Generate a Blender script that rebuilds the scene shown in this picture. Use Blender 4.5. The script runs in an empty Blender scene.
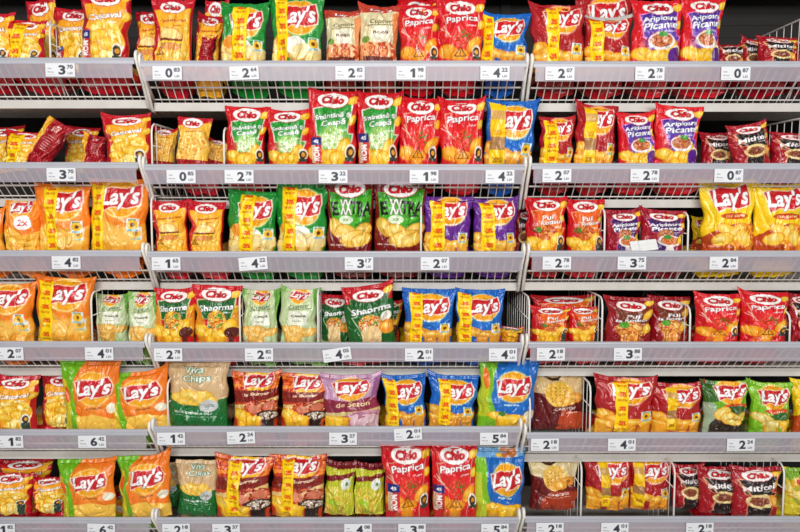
import bpy, math, random
import numpy as np
from mathutils import Vector

random.seed(7)
SC = bpy.context.scene
COL = SC.collection

# ------------------------------------------------------------------ camera
F = 700.0                       # focal length in pixels of an 800 x 532 frame
PITCH = math.atan(0.100)        # looking slightly down
YF = -0.115                     # plane of the basket front rails
CAM = Vector((0.0, YF - 2.4, 1.55))
cp, sp = math.cos(PITCH), math.sin(PITCH)

def at(px, py, Y):
    """point on the vertical plane y = Y seen at a pixel of the photograph"""
    a, b = (px - 400.0) / F, (266.0 - py) / F
    d = Vector((a, cp + b * sp, -sp + b * cp))
    return CAM + d * ((Y - CAM.y) / d.y)

cam_d = bpy.data.cameras.new('camera')
cam = bpy.data.objects.new('camera', cam_d)
COL.objects.link(cam)
cam.location = CAM
cam.rotation_euler = (math.pi / 2 - PITCH, 0, 0)
cam_d.sensor_width = 36.0
cam_d.lens = 36.0 * F / 800.0
cam_d.clip_start = 0.05
SC.camera = cam

# ------------------------------------------------------------------ helpers
def tag(o, label=None, cat=None, group=None, kind=None):
    if label: o['label'] = label
    if cat: o['category'] = cat
    if group: o['group'] = group
    if kind: o['kind'] = kind
    return o

def empty(name, loc, rot=(0, 0, 0)):
    o = bpy.data.objects.new(name, None)
    o.empty_display_size = 0.03
    o.location = loc
    o.rotation_euler = rot
    COL.objects.link(o)
    return o

def link(name, me, mat, parent=None):
    me.materials.append(mat)
    o = bpy.data.objects.new(name, me)
    COL.objects.link(o)
    if parent is not None: o.parent = parent
    return o

def lin(c):
    c = np.asarray(c, dtype=np.float64)
    return np.where(c <= 0.04045, c / 12.92, ((c + 0.055) / 1.055) ** 2.4)

def rgb(r, g, b):
    l = lin(np.array([r, g, b]) / 255.0)
    return (float(l[0]), float(l[1]), float(l[2]), 1.0)

class MB:
    """collects boxes and tubes into ONE mesh"""
    def __init__(s): s.v = []; s.f = []
    def box(s, x0, x1, y0, y1, z0, z1):
        n = len(s.v)
        s.v += [(x, y, z) for z in (z0, z1) for y in (y0, y1) for x in (x0, x1)]
        s.f += [tuple(n + i for i in q) for q in
                ((0, 2, 3, 1), (4, 5, 7, 6), (0, 1, 5, 4), (2, 6, 7, 3), (0, 4, 6, 2), (1, 3, 7, 5))]
    def tube(s, pts, r, k=8):
        pts = [Vector(p) for p in pts]
        n0 = len(s.v)
        ref = None
        for i, p in enumerate(pts):
            d = (pts[min(i + 1, len(pts) - 1)] - pts[max(i - 1, 0)]).normalized()
            if ref is None:
                ref = Vector((1, 0, 0)) if abs(d.x) < 0.9 else Vector((0, 0, 1))
            a = (ref - d * ref.dot(d)).normalized()
            ref = a
            b = d.cross(a)
            for j in range(k):
                t = 2 * math.pi * j / k
                s.v.append(tuple(p + a * (r * math.cos(t)) + b * (r * math.sin(t))))
        for i in range(len(pts) - 1):
            for j in range(k):
                a0 = n0 + i * k + j; a1 = n0 + i * k + (j + 1) % k
                s.f.append((a0, a1, a1 + k, a0 + k))
        s.f.append(tuple(n0 + j for j in reversed(range(k))))
        e = n0 + (len(pts) - 1) * k
        s.f.append(tuple(e + j for j in range(k)))
    def build(s, name, mat, parent=None, smooth=False):
        me = bpy.data.meshes.new(name)
        me.from_pydata(s.v, [], s.f)
        me.update()
        if smooth: me.polygons.foreach_set('use_smooth', [True] * len(me.polygons))
        return link(name, me, mat, parent)

# ------------------------------------------------------------------ materials
def principled(name, color, rough=0.5, metal=0.0, coat=0.0):
    m = bpy.data.materials.new(name); m.use_nodes = True
    b = m.node_tree.nodes['Principled BSDF']
    b.inputs['Base Color'].default_value = color
    b.inputs['Roughness'].default_value = rough
    b.inputs['Metallic'].default_value = metal
    b.inputs['Coat Weight'].default_value = coat
    return m

def vary(m, c0, c1, scale=30.0):
    nt = m.node_tree; b = nt.nodes['Principled BSDF']
    tc = nt.nodes.new('ShaderNodeTexCoord')
    nz = nt.nodes.new('ShaderNodeTexNoise'); nz.inputs['Scale'].default_value = scale
    rp = nt.nodes.new('ShaderNodeValToRGB')
    rp.color_ramp.elements[0].color = c0; rp.color_ramp.elements[0].position = 0.3
    rp.color_ramp.elements[1].color = c1; rp.color_ramp.elements[1].position = 0.7
    nt.links.new(tc.outputs['Object'], nz.inputs['Vector'])
    nt.links.new(nz.outputs['Fac'], rp.inputs['Fac'])
    nt.links.new(rp.outputs['Color'], b.inputs['Base Color'])
    return m

def printed(name, rough, coat, bump):
    m = principled(name, (1, 1, 1, 1), rough, 0, coat)
    nt = m.node_tree; b = nt.nodes['Principled BSDF']
    at_ = nt.nodes.new('ShaderNodeAttribute'); at_.attribute_name = 'print'
    nt.links.new(at_.outputs['Color'], b.inputs['Base Color'])
    b.inputs['Coat Roughness'].default_value = 0.12
    if bump:
        tc = nt.nodes.new('ShaderNodeTexCoord')
        nz = nt.nodes.new('ShaderNodeTexNoise')
        nz.inputs['Scale'].default_value = 55.0
        nz.inputs['Detail'].default_value = 3.0
        nz.inputs['Distortion'].default_value = 1.2
        bp = nt.nodes.new('ShaderNodeBump'); bp.inputs['Strength'].default_value = bump
        bp.inputs['Distance'].default_value = 0.004
        nt.links.new(tc.outputs['Object'], nz.inputs['Vector'])
        nt.links.new(nz.outputs['Fac'], bp.inputs['Height'])
        nt.links.new(bp.outputs['Normal'], b.inputs['Normal'])
    return m

M_FILM = printed('printed_film', 0.30, 0.40, 0.60)
M_STRIP = printed('printed_tape', 0.35, 0.15, 0.0)
M_CARD = printed('printed_card', 0.5, 0.0, 0.0)
M_WIRE = principled('white_wire', rgb(238, 235, 228), 0.35)
M_RAIL = vary(principled('white_rail', (1, 1, 1, 1), 0.35), rgb(170, 172, 182), rgb(182, 184, 193), 6)
M_LIP = vary(principled('shelf_enamel', (1, 1, 1, 1), 0.45), rgb(205, 202, 195), rgb(216, 213, 207), 14)
M_DARK = vary(principled('dark_back_panel', (1, 1, 1, 1), 0.7), rgb(23, 20, 19), rgb(30, 26, 24), 8)
M_FLOOR = vary(principled('floor_tile', (1, 1, 1, 1), 0.3), rgb(176, 172, 166), rgb(190, 187, 181), 3)

def plastic():
    m = bpy.data.materials.new('clear_plastic_strip'); m.use_nodes = True
    nt = m.node_tree; b = nt.nodes['Principled BSDF']
    b.inputs['Base Color'].default_value = rgb(202, 196, 205)
    b.inputs['Roughness'].default_value = 0.25
    tr = nt.nodes.new('ShaderNodeBsdfTransparent')
    tr.inputs['Color'].default_value = (0.95, 0.92, 0.96, 1)
    mx = nt.nodes.new('ShaderNodeMixShader'); mx.inputs['Fac'].default_value = 0.37
    nt.links.new(tr.outputs['BSDF'], mx.inputs[1])
    nt.links.new(b.outputs['BSDF'], mx.inputs[2])
    nt.links.new(mx.outputs['Shader'], nt.nodes['Material Output'].inputs['Surface'])
    return m
M_PLASTIC = plastic()

# ------------------------------------------------------------------ printing: shapes and letters drawn into arrays
_tm = {}
def text_tris(body, bold):
    k = (body, bold)
    if k in _tm: return _tm[k]
    cu = bpy.data.curves.new('t', 'FONT')
    cu.body = body; cu.size = 1.0; cu.offset = bold; cu.resolution_u = 3
    ob = bpy.data.objects.new('t', cu); COL.objects.link(ob)
    bpy.context.view_layer.update()
    oe = ob.evaluated_get(bpy.context.evaluated_depsgraph_get())
    me = oe.to_mesh(); me.calc_loop_triangles()
    n = len(me.vertices)
    co = np.zeros(n * 3); me.vertices.foreach_get('co', co); co = co.reshape(-1, 3)[:, :2]
    ti = np.zeros(len(me.loop_triangles) * 3, dtype=np.int64)
    me.loop_triangles.foreach_get('vertices', ti)
    oe.to_mesh_clear()
    bpy.data.objects.remove(ob); bpy.data.curves.remove(cu)
    mn, mx = co.min(0), co.max(0)
    co = (co - mn) / (mx - mn) - 0.5
    _tm[k] = (co, ti.reshape(-1, 3))
    return _tm[k]

_rt = np.random.RandomState(3).rand(256, 256)
def vnoise(x, y, seed=0):
    x = np.asarray(x) + seed * 17.31; y = np.asarray(y) + seed * 7.77
    xi = np.floor(x).astype(int); yi = np.floor(y).astype(int)
    fx = x - xi; fy = y - yi
    fx = fx * fx * (3 - 2 * fx); fy = fy * fy * (3 - 2 * fy)
    g = lambda a, b: _rt[a & 255, b & 255]
    return (g(xi, yi) * (1 - fx) + g(xi + 1, yi) * fx) * (1 - fy) + (g(xi, yi + 1) * (1 - fx) + g(xi + 1, yi + 1) * fx) * fy

class Canvas:
    def __init__(s, bg, W=360, H=520):
        s.W, s.H = W, H
        s.a = np.zeros((H, W, 3)); s.a[:] = np.array(bg) / 255.0
        s.yy, s.xx = np.mgrid[0:H, 0:W] + 0.5
    def put(s, m, col, al=1.0):
        m = (m.astype(float) * al)[..., None]
        c = np.array(col) / 255.0 if not (isinstance(col, np.ndarray) and col.ndim == 3) else col
        s.a = s.a * (1 - m) + c * m
    def rect(s, u0, v0, u1, v1, col, al=1.0):
        s.put((s.xx >= u0 * s.W) & (s.xx <= u1 * s.W) & (s.yy >= v0 * s.H) & (s.yy <= v1 * s.H), col, al)
    def polym(s, pts):
        m = np.zeros((s.H, s.W), bool)
        P = [(u * s.W, v * s.H) for u, v in pts]
        for i in range(len(P)):
            (x0, y0), (x1, y1) = P[i], P[(i + 1) % len(P)]
            if y0 == y1: continue
            c = (s.yy > min(y0, y1)) & (s.yy <= max(y0, y1))
            m ^= c & (s.xx < x0 + (s.yy - y0) * (x1 - x0) / (y1 - y0))
        return m
    def poly(s, pts, col, al=1.0): s.put(s.polym(pts), col, al)
    def line(s, pts, w, col):
        for (u0, v0), (u1, v1) in zip(pts[:-1], pts[1:]):
            a = np.array([u0 * s.W, v0 * s.H]); b = np.array([u1 * s.W, v1 * s.H]); d = b - a
            t = np.clip(((s.xx - a[0]) * d[0] + (s.yy - a[1]) * d[1]) / (d @ d), 0, 1)
            s.put(np.hypot(s.xx - a[0] - t * d[0], s.yy - a[1] - t * d[1]) < w * s.W, col)
    def ell(s, cx, cy, rx, ry, rot=0):
        c, n = math.cos(math.radians(rot)), math.sin(math.radians(rot))
        dx, dy = s.xx - cx * s.W, s.yy - cy * s.H
        return np.hypot((dx * c + dy * n) / (rx * s.W), (-dx * n + dy * c) / (ry * s.W * 1.25))
    def oval(s, cx, cy, rx, ry, col, rot=0, al=1.0, soft=0.0):
        d = s.ell(cx, cy, rx, ry, rot)
        s.put(np.clip((1 - d) / soft, 0, 1) if soft else d < 1, col, al)
    def chip(s, cx, cy, rx, ry, rot=0, base=(247, 196, 40), hi=(255, 226, 120), rim=(222, 140, 20)):
        ry = ry * .8
        d = s.ell(cx, cy, rx, ry, rot)
        s.put(d < 1, rim)
        s.put(np.clip((0.97 - d) / 0.15, 0, 1), base)
        d2 = s.ell(cx - 0.15 * rx, cy - 0.15 * ry * s.W / s.H, rx * 0.75, ry * 0.6, rot + 12)
        s.put(np.clip((1 - d2) / 0.8, 0, 1), hi, 0.9)
    def blotch(s, cx, cy, rx, ry, cols, scale=9, seed=1, rot=0):
        d = s.ell(cx, cy, rx, ry, rot)
        n = vnoise(s.xx / s.W * scale * 3, s.yy / s.W * scale * 3, seed) * 0.65 + vnoise(s.xx / s.W * scale * 7, s.yy / s.W * scale * 7, seed + 5) * 0.35
        k = np.clip((n - 0.2) / 0.6, 0, 0.999) * len(cols)
        k = k.astype(int)
        pal = np.array(cols) / 255.0
        s.put(np.clip((1 - d) / 0.06, 0, 1), pal[k])
    def textm(s, body, cx, cy, w, h, rot=0, shear=0.0, bold=0.02):
        co, tris = text_tris(body, bold)
        x = co[:, 0] * w * s.W + co[:, 1] * shear * h * s.W
        y = -co[:, 1] * h * s.W
        c, n = math.cos(math.radians(rot)), math.sin(math.radians(rot))
        X = x * c - y * n + cx * s.W; Y = x * n + y * c + cy * s.H
        m = np.zeros((s.H, s.W), bool)
        for t in tris:
            tx, ty = X[t], Y[t]
            x0, x1 = max(int(tx.min()), 0), min(int(tx.max()) + 2, s.W)
            y0, y1 = max(int(ty.min()), 0), min(int(ty.max()) + 2, s.H)
            if x1 <= x0 or y1 <= y0: continue
            gx, gy = s.xx[y0:y1, x0:x1], s.yy[y0:y1, x0:x1]
            ar = (tx[1] - tx[0]) * (ty[2] - ty[0]) - (tx[2] - tx[0]) * (ty[1] - ty[0])
            if abs(ar) < 1e-9: continue
            sg = 1 if ar > 0 else -1
            ok = np.ones(gx.shape, bool)
            for i in range(3):
                j = (i + 1) % 3
                ok &= sg * ((tx[j] - tx[i]) * (gy - ty[i]) - (ty[j] - ty[i]) * (gx - tx[i])) >= -0.3 * math.hypot(tx[j] - tx[i], ty[j] - ty[i])
            m[y0:y1, x0:x1] |= ok
        return m
    def text(s, body, cx, cy, w, h, col, rot=0, shear=0.0, bold=0.02, out=None, ow=3):
        m = s.textm(body, cx, cy, w, h, rot, shear, bold)
        if out is not None:
            d = m.copy()
            for _ in range(ow):
                e = d.copy()
                e[1:] |= d[:-1]; e[:-1] |= d[1:]; e[:, 1:] |= d[:, :-1]; e[:, :-1] |= d[:, 1:]
                d = e
            s.put(d, out)
        s.put(m, col)
    def done(s):
        a = s.a.reshape(s.H // 2, 2, s.W // 2, 2, 3).mean((1, 3))
        return a

RED = (214, 18, 30); DRED = (150, 12, 26); WHITE = (255, 255, 255); YEL = (250, 200, 30)

def chio(c, cx, cy, w, rot=0, col=(205, 16, 30)):
    c.oval(cx, cy, w * .54, w * .275, (190, 20, 30), rot)
    c.oval(cx, cy, w * .52, w * .255, (252, 250, 246), rot)
    c.text('Chio', cx, cy, w * .74, w * .33, col, rot - 3, 0.12, 0.045, (120, 8, 18), 2)

def lays(c, cx, cy, w, rot=-4, ring=(255, 236, 160), sun=(246, 170, 18)):
    c.oval(cx, cy, w * .54, w * .54, ring, rot, 1, 0.12)
    c.oval(cx, cy, w * .47, w * .47, sun, rot)
    c.oval(cx - w * .1, cy - w * .14, w * .32, w * .2, (255, 216, 70), rot, 1, 0.7)
    k = c.W / c.H; r = math.radians(rot)
    def q(x, y): return (cx + (x * math.cos(r) - y * math.sin(r)) * w, cy + (x * math.sin(r) + y * math.cos(r)) * w * k)
    ban = [(-.49, -.20), (-.2, -.26), (.15, -.21), (.46, -.29), (.52, -.04), (.46, .18), (.15, .24), (-.2, .19), (-.44, .27), (-.47, .02)]
    c.poly([q(x * 1.06, y * 1.50) for x, y in ban], (255, 235, 215))
    c.poly([q(x, y * 1.36) for x, y in ban], (206, 24, 34))
    c.text("Lay's", cx, cy + 0.02 * w * k, w * .92, w * .72, WHITE, rot, 0.18, 0.03, (120, 10, 20), 2)

def zig(c, col, edge, x=0.0):
    """the lightning-shaped centre panel"""
    p = [(.09 + x, .29), (.93 + x, .18), (.85 + x, .62), (.96 + x, .62), (.76 + x, 1.0), (.26 + x, 1.0), (.34 + x, .66), (.20 + x, .66)]
    c.poly(p, edge)
    p2 = [(.12 + x, .305), (.90 + x, .20), (.82 + x, .635), (.92 + x, .635), (.74 + x, 1.0), (.29 + x, 1.0), (.37 + x, .645), (.23 + x, .645)]
    c.poly(p2, col)

def corner_chips(c):
    c.chip(.90, .16, .10, .12, 60)
    c.chip(.93, .44, .07, .11, 20)

def dip_pot(c, cx=.86, cy=.85):
    c.oval(cx, cy, .10, .13, (245, 240, 225)); c.oval(cx, cy, .075, .09, (60, 36, 24)); c.oval(cx + .01, cy, .04, .045, (226, 160, 40))
    c.rect(cx - .09, cy + .07, cx + .09, cy + .12, (40, 70, 60))

def warn(c, cx, cy, w):
    k = c.W / c.H
    c.poly([(cx, cy - w * .5 * k), (cx - w * .6, cy + w * .45 * k), (cx + w * .6, cy + w * .45 * k)], (60, 30, 8))
    c.poly([(cx, cy - w * .36 * k), (cx - w * .46, cy + w * .37 * k), (cx + w * .46, cy + w * .37 * k)], (246, 160, 24))
    c.text('!', cx, cy + w * .08 * k, w * .09, w * .5, (60, 30, 8), 0, 0, 0.02)

def flower(c, cx=.84, cy=.80):
    k = c.W / c.H
    c.rect(cx - .10, cy - .085, cx + .10, cy + .10, (235, 242, 240))
    c.rect(cx - .07, cy - .075, cx + .06, cy - .045, (70, 150, 130))
    c.oval(cx, cy + .01, .085, .085, (246, 190, 30)); c.oval(cx, cy + .01, .035, .035, (110, 60, 20))
    c.rect(cx - .08, cy + .075, cx + .08, cy + .10, (120, 190, 215))

D = {}
def design(name, colour, desc, cat='crisp bag'):
    def deco(fn):
        c = fn()
        D[name] = dict(img=c.done(), colour=colour, desc=desc)
        return fn
    return deco

@design('cascaval', 'red and yellow', 'red-and-yellow cheese crisp bag')
def _():
    c = Canvas((196, 16, 34))
    c.poly([(.10, .27), (.94, .20), (.90, 1), (.14, 1), (.22, .62), (.08, .60)], (250, 172, 34))
    c.poly([(.0, .36), (.20, .52), (.06, .62), (.16, 1), (0, 1)], (170, 12, 30))
    c.blotch(.55, .78, .42, .34, [(252, 208, 60), (255, 226, 110), (244, 184, 30), (255, 236, 150)], 2.2, 4)
    c.chip(.42, .72, .22, .13, -14); c.chip(.66, .83, .24, .14, 10); c.chip(.30, .90, .2, .12, 0)
    corner_chips(c); chio(c, .52, .17, .58, 3)
    c.text('Caşcaval', .52, .45, .66, .15, WHITE, -8, .15, .03, (120, 60, 10), 3)
    c.text('chips', .68, .53, .2, .06, WHITE, -6, .2, .01)
    dip_pot(c, .80, .92)
    return c

@design('redside', 'red', 'red sideways cheese bag')
def _():
    c = Canvas((168, 12, 32)); c.poly([(0, 0), (.22, 0), (.30, .4), (.20, 1), (0, 1)], (246, 176, 40)); c.blotch(.12, .6, .16, .4, [(252, 208, 60), (244, 170, 30), (255, 226, 110)], 3, 4)
    c.rect(.42, .1, .62, .3, (236, 226, 216)); c.text('Chio', .52, .2, .34, .16, (205, 16, 30), 80, .1, .03)
    for i in range(7): c.line([(.45, .42 + .06 * i), (.80 - .06 * (i % 3), .43 + .06 * i)], .008, (236, 200, 190))
    c.line([(.78, 0), (.72, 1)], .014, (214, 60, 60)); c.poly([(.86, .2), (1, .1), (1, .9), (.9, .8)], (120, 8, 24))
    return c

@design('burger', 'yellow', 'yellow cheeseburger snack bag')
def _():
    c = Canvas((198, 16, 36))
    c.poly([(.06, .22), (.95, .18), (.97, 1), (.08, 1), (.22, .56)], (253, 182, 40))
    c.oval(.55, .74, .42, .42, (255, 218, 100), 0, 1, .5)
    chio(c, .50, .16, .56, 2)
    c.text('Cheeseburger', .55, .40, .66, .085, (176, 70, 16), -5, .1, .02)
    c.text('snacks', .66, .47, .2, .045, (176, 70, 16), -5, .1, .01)
    c.oval(.50, .66, .31, .18, (196, 110, 40)); c.oval(.50, .65, .29, .16, (240, 176, 90)); c.oval(.48, .61, .24, .10, (254, 226, 150))
    c.rect(.20, .68, .80, .72, (130, 50, 24)); c.poly([(.18, .72), (.82, .71), (.7, .76), (.5, .73), (.3, .77)], (252, 212, 40)); c.rect(.22, .755, .78, .775, (110, 150, 40))
    c.oval(.50, .80, .28, .07, (226, 150, 70))
    for i in range(9): c.chip(.16 + .09 * i, .90 + .03 * (i % 2), .09, .07, 30 * i, (250, 200, 70), (255, 232, 150), (226, 150, 40))
    warn(c, .24, .87, .2)
    return c

@design('rings', 'yellow ring', 'yellow ring snack bag')
def _():
    c = Canvas((253, 196, 66))
    c.poly([(0, 0), (1, 0), (1, .10), (.0, .22)], (196, 16, 40))
    c.oval(.5, .65, .5, .5, (255, 226, 140), 0, 1, .6)
    chio(c, .46, .14, .58, 3)
    c.text('snacks', .55, .33, .5, .06, (186, 90, 20), -4, .1, .02)
    r = np.random.RandomState(5)
    for i in range(16):
        x, y = .12 + .78 * r.rand(), .46 + .50 * r.rand()
        c.oval(x, y, .15, .13, (232, 150, 40)); c.oval(x, y, .135, .115, (253, 214, 110)); c.oval(x, y, .065, .055, (236, 160, 50))
    c.rect(0, .97, 1, 1, (170, 20, 30))
    return c

def chio_zig(panel, edge, lines, col_out, food, bg=(208, 14, 30), seed=1, sub='chips', hi=None, chips=True, logo=.17, ts=.15, ty=.37):
    c = Canvas(bg)
    zig(c, panel, edge)
    if hi: c.oval(.55, .70, .40, .34, hi, 0, 1, .5)
    corner_chips(c)
    chio(c, .50, logo, .60, 2)
    y = ty
    for i, t in enumerate(lines):
        c.text(t, .52 + .02 * i, y, min(.13 * len(t) * .78, .76), ts * (.85 if len(t) > 9 else 1), WHITE, -7, .15, .02, col_out, 3)
        y += .095
    c.text(sub, .72, y + .0, .20, .055, WHITE, -7, .2, .01)
    if food: c.blotch(.52, .70, .22, .17, food, 5, seed)
    if chips:
        c.chip(.20, .90, .22, .15, 14); c.chip(.48, .93, .24, .14, -8); c.chip(.74, .82, .12, .22, 25); c.chip(.64, .94, .18, .12, 0)
        dip_pot(c, .88, .87)
    return c

@design('onion', 'green and red', 'green-and-red onion crisp bag')
def _():
    return chio_zig((22, 150, 40), (225, 225, 215), ['Smântână şi', 'Ceapă'], (14, 84, 24),
                    [(240, 246, 214), (200, 226, 150), (252, 252, 240), (150, 200, 90)], seed=3, hi=(170, 214, 120), ty=.395, logo=.155)

@design('paprica', 'red', 'red paprika crisp bag')
def _():
    c = chio_zig((222, 22, 34), (232, 150, 130), ['Paprica'], (120, 6, 16), None, bg=(212, 16, 30), hi=(236, 50, 44), chips=False, ts=.19)
    c.blotch(.54, .66, .20, .15, [(226, 30, 30), (246, 90, 60), (210, 16, 26), (90, 140, 40), (232, 50, 40)], 4, 8)
    c.line([(.10, .46), (.30, .66)], .012, (240, 190, 170)); c.line([(.05, .50), (.26, .60)], .008, (250, 220, 200))
    c.chip(.22, .88, .25, .17, 12, (244, 160, 30), (252, 200, 80), (220, 100, 20)); c.chip(.50, .93, .22, .13, -8, (244, 160, 30), (252, 200, 80), (220, 100, 20))
    c.chip(.80, .76, .12, .22, 35, (246, 166, 30), (252, 206, 90), (220, 100, 20))
    dip_pot(c, .88, .87); warn(c, .50, .88, .24)
    return c

@design('wings', 'purple and red', 'purple-and-red chicken wings crisp bag')
def _():
    c = chio_zig((74, 36, 150), (236, 130, 200), ['Aripioare', 'Picante'], (30, 30, 110),
                 [(190, 90, 40), (226, 150, 90), (150, 60, 30), (244, 220, 190), (220, 120, 60)], bg=(216, 20, 34), seed=6, hi=(120, 80, 190))
    c.oval(.55, .71, .27, .15, (238, 236, 240)); c.blotch(.55, .695, .23, .12, [(190, 90, 40), (226, 150, 90), (150, 60, 30), (220, 120, 60)], 5, 2)
    c.oval(.58, .60, .08, .05, (60, 150, 50)); c.oval(.84, .92, .13, .14, (92, 30, 140))
    return c

@design('wingsdark', 'dark purple and red', 'dark purple chicken wings bag')
def _():
    c = chio_zig((66, 26, 104), (214, 70, 130), ['Aripioare', 'Picante'], (40, 10, 70),
                 [(190, 90, 40), (226, 150, 90), (150, 60, 30), (244, 220, 190)], bg=(158, 14, 40), seed=6, logo=.22, chips=False, ty=.45)
    c.oval(.62, .86, .3, .17, (236, 232, 230)); c.blotch(.62, .85, .25, .13, [(190, 90, 40), (226, 150, 90), (200, 60, 30), (240, 180, 90)], 5, 2)
    c.oval(.56, .76, .1, .06, (60, 150, 50)); c.chip(.93, .8, .1, .22, 10)
    return c

@design('mititei', 'dark red and black', 'dark red grilled-sausage crisp bag')
def _():
    c = chio_zig((34, 18, 18), (244, 150, 110), ['Mititei'], (60, 10, 14), None, bg=(168, 14, 32), chips=False, ts=.19, logo=.20, ty=.48)
    c.oval(.54, .80, .30, .20, (238, 214, 150)); c.blotch(.52, .80, .22, .13, [(120, 56, 30), (160, 84, 50), (90, 36, 20), (210, 130, 90)], 6, 2)
    c.line([(.10, .30), (.34, .66)], .012, (250, 180, 140)); c.line([(.02, .34), (.3, .62)], .006, (250, 200, 160))
    c.chip(.88, .84, .10, .24, -20, (236, 150, 50))
    return c

@design('extra', 'green and dark red', 'green dark-red ridged crisp bag')
def _():
    c = Canvas((120, 16, 20))
    c.poly([(.05, .17), (.55, .22), (.95, .12), (.93, .74), (.66, .84), (.1, .66)], (70, 176, 34))
    c.poly([(.05, .17), (.5, .25), (.95, .13), (.94, .22), (.5, .31), (.06, .27)], (40, 140, 24))
    chio(c, .50, .12, .60, -2)
    c.text('XX', .42, .40, .26, .33, (240, 240, 230), -2, 0, .035, (30, 30, 26), 3)
    c.text('E', .18, .42, .15, .29, (20, 20, 18), -6, 0, .035); c.text('TRA', .74, .41, .44, .28, (20, 20, 18), 3, 0, .035)
    c.text('CHIPS', .74, .53, .24, .055, (20, 20, 18), 0, 0, .03)
    c.oval(.42, .585, .16, .075, (226, 240, 210)); c.text('xx', .42, .585, .14, .05, (90, 130, 60), 0, 0, .01)
    c.poly([(.60, .66), (.95, .52), (.93, .70), (.7, .76)], (36, 130, 24))
    for a in ((.20, .70, .14, .24, -35), (.42, .76, .25, .16, 14), (.80, .74, .20, .15, -30), (.62, .86, .34, .18, -14), (.76, .88, .24, .14, -20)):
        c.chip(*a, (240, 196, 76), (252, 226, 140), (206, 144, 34))
    c.text('din cartofi', .24, .955, .36, .035, (240, 230, 220), 0, 0, .01)
    return c

@design('rotisor', 'orange and red', 'orange rotisserie chicken crisp bag')
def _():
    c = chio_zig((236, 104, 26), (248, 190, 120), ['Pui', 'la Rotisor'], (140, 50, 10), None, bg=(206, 16, 30), chips=False, hi=(244, 130, 30), ts=.14, ty=.42, logo=.16)
    c.blotch(.50, .72, .27, .19, [(196, 84, 24), (230, 130, 50), (170, 60, 20), (240, 160, 80)], 3, 2)
    c.oval(.26, .66, .1, .07, (70, 150, 40))
    c.chip(.18, .90, .24, .16, 10); c.chip(.50, .94, .26, .13, -4); c.chip(.74, .82, .13, .2, 35); dip_pot(c, .86, .88)
    c.poly([(.12, .30), (.2, .28), (.30, .8), (.2, .8)], (206, 16, 30), .5)
    return c

@design('rotisorbrown', 'brown and red', 'brown-and-red roast chicken crisp bag')
def _():
    c = chio_zig((120, 50, 24), (150, 20, 24), ['Pui', 'la Rotisor'], (60, 20, 10), None, bg=(150, 12, 26), chips=False, logo=.24, ts=.14, ty=.50)
    c.blotch(.50, .84, .36, .24, [(220, 120, 40), (240, 170, 70), (180, 80, 30), (246, 200, 110)], 3, 2)
    c.oval(.34, .72, .11, .09, (80, 160, 40)); c.chip(.88, .44, .12, .20, 30); c.chip(.86, .80, .12, .2, 20)
    return c

@design('shaorma', 'green and red', 'dark green shawarma crisp bag')
def _():
    c = chio_zig((18, 100, 36), (200, 214, 160), ['Shaorma'], (8, 50, 16), None, bg=(206, 16, 30), ts=.17, logo=.17, ty=.42)
    c.poly([(.0, .36), (.14, .40), (.3, .9), (0, 1)], (232, 176, 40), .8); c.poly([(1, .34), (.88, .42), (.78, .9), (1, 1)], (236, 180, 40), .8)
    c.blotch(.52, .66, .22, .22, [(250, 216, 60), (236, 140, 30), (200, 60, 20), (255, 236, 130), (90, 150, 40)], 6, 9)
    c.chip(.16, .88, .22, .18, 14); c.chip(.44, .92, .22, .14, -8); c.chip(.78, .78, .13, .24, 25); c.chip(.62, .93, .2, .12, 0)
    c.oval(.84, .90, .15, .12, (90, 30, 24))
    return c

@design('shaormadark', 'dark green and red', 'large green shawarma wrap bag')
def _():
    c = chio_zig((20, 92, 36), (90, 140, 80), [], (8, 50, 16), None, bg=(196, 14, 32), ts=.18, logo=.22, chips=False, ty=.60)
    c.poly([(0, .38), (1, .34), (1, 1), (0, 1)], (20, 96, 36)); c.line([(.06, .42), (.26, .62), (.14, .64), (.3, .95)], .012, (200, 220, 190))
    c.text('Shaorma', .54, .50, .80, .17, WHITE, -8, .15, .03, (8, 50, 16), 3)
    c.blotch(.50, .78, .26, .22, [(250, 206, 60), (226, 120, 30), (190, 50, 20), (250, 232, 170), (90, 150, 40)], 6, 9)
    c.oval(.5, .95, .22, .16, (236, 206, 150)); c.oval(.84, .66, .12, .12, (240, 236, 225)); c.chip(.86, .86, .18, .2, 20, (240, 150, 40))
    return c

def lays_bag(bg, edge=None, lw=.68, cx=.56, cy=.32, chips=(236, 172, 46), hi=None, fl=True, sub=None, ring=(255, 240, 170), wave=None):
    c = Canvas(bg)
    if edge: c.rect(0, 0, .08, 1, edge); c.rect(.92, 0, 1, 1, edge)
    if hi: c.oval(cx, cy + .05, .62, .62, hi, 0, 1, .6)
    lays(c, cx, cy, lw, -5, ring)
    if sub: c.text(sub, cx, cy + .27, .28, .05, WHITE, -5, .1, .015)
    if wave: c.poly([(0, .72), (.3, .60), (.62, .78), (1, .66), (1, 1), (0, 1)], wave)
    for a in ((.12, .80, .17, .15, 30), (.36, .89, .26, .13, 18), (.62, .93, .26, .11, -10), (.88, .93, .2, .12, -30), (.12, .96, .2, .10, 0)):
        c.chip(*a, chips)
    if fl: flower(c)
    return c

@design('laysgreen', 'green', 'green sour-cream crisp bag')
def _():
    c = lays_bag((14, 134, 44), hi=(40, 150, 60), cy=.37, fl=False, sub=None, chips=(238, 214, 140))
    c.oval(.26, .72, .2, .13, (236, 150, 40)); c.oval(.5, .80, .22, .15, (244, 242, 230)); c.oval(.72, .86, .3, .1, (236, 214, 150)); flower(c, .86, .76)
    return c

@design('laysblue', 'blue', 'blue paprika crisp bag')
def _(): return lays_bag((14, 92, 184), hi=(20, 116, 206), cy=.38, sub='Paprika', chips=(226, 156, 46))

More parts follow.
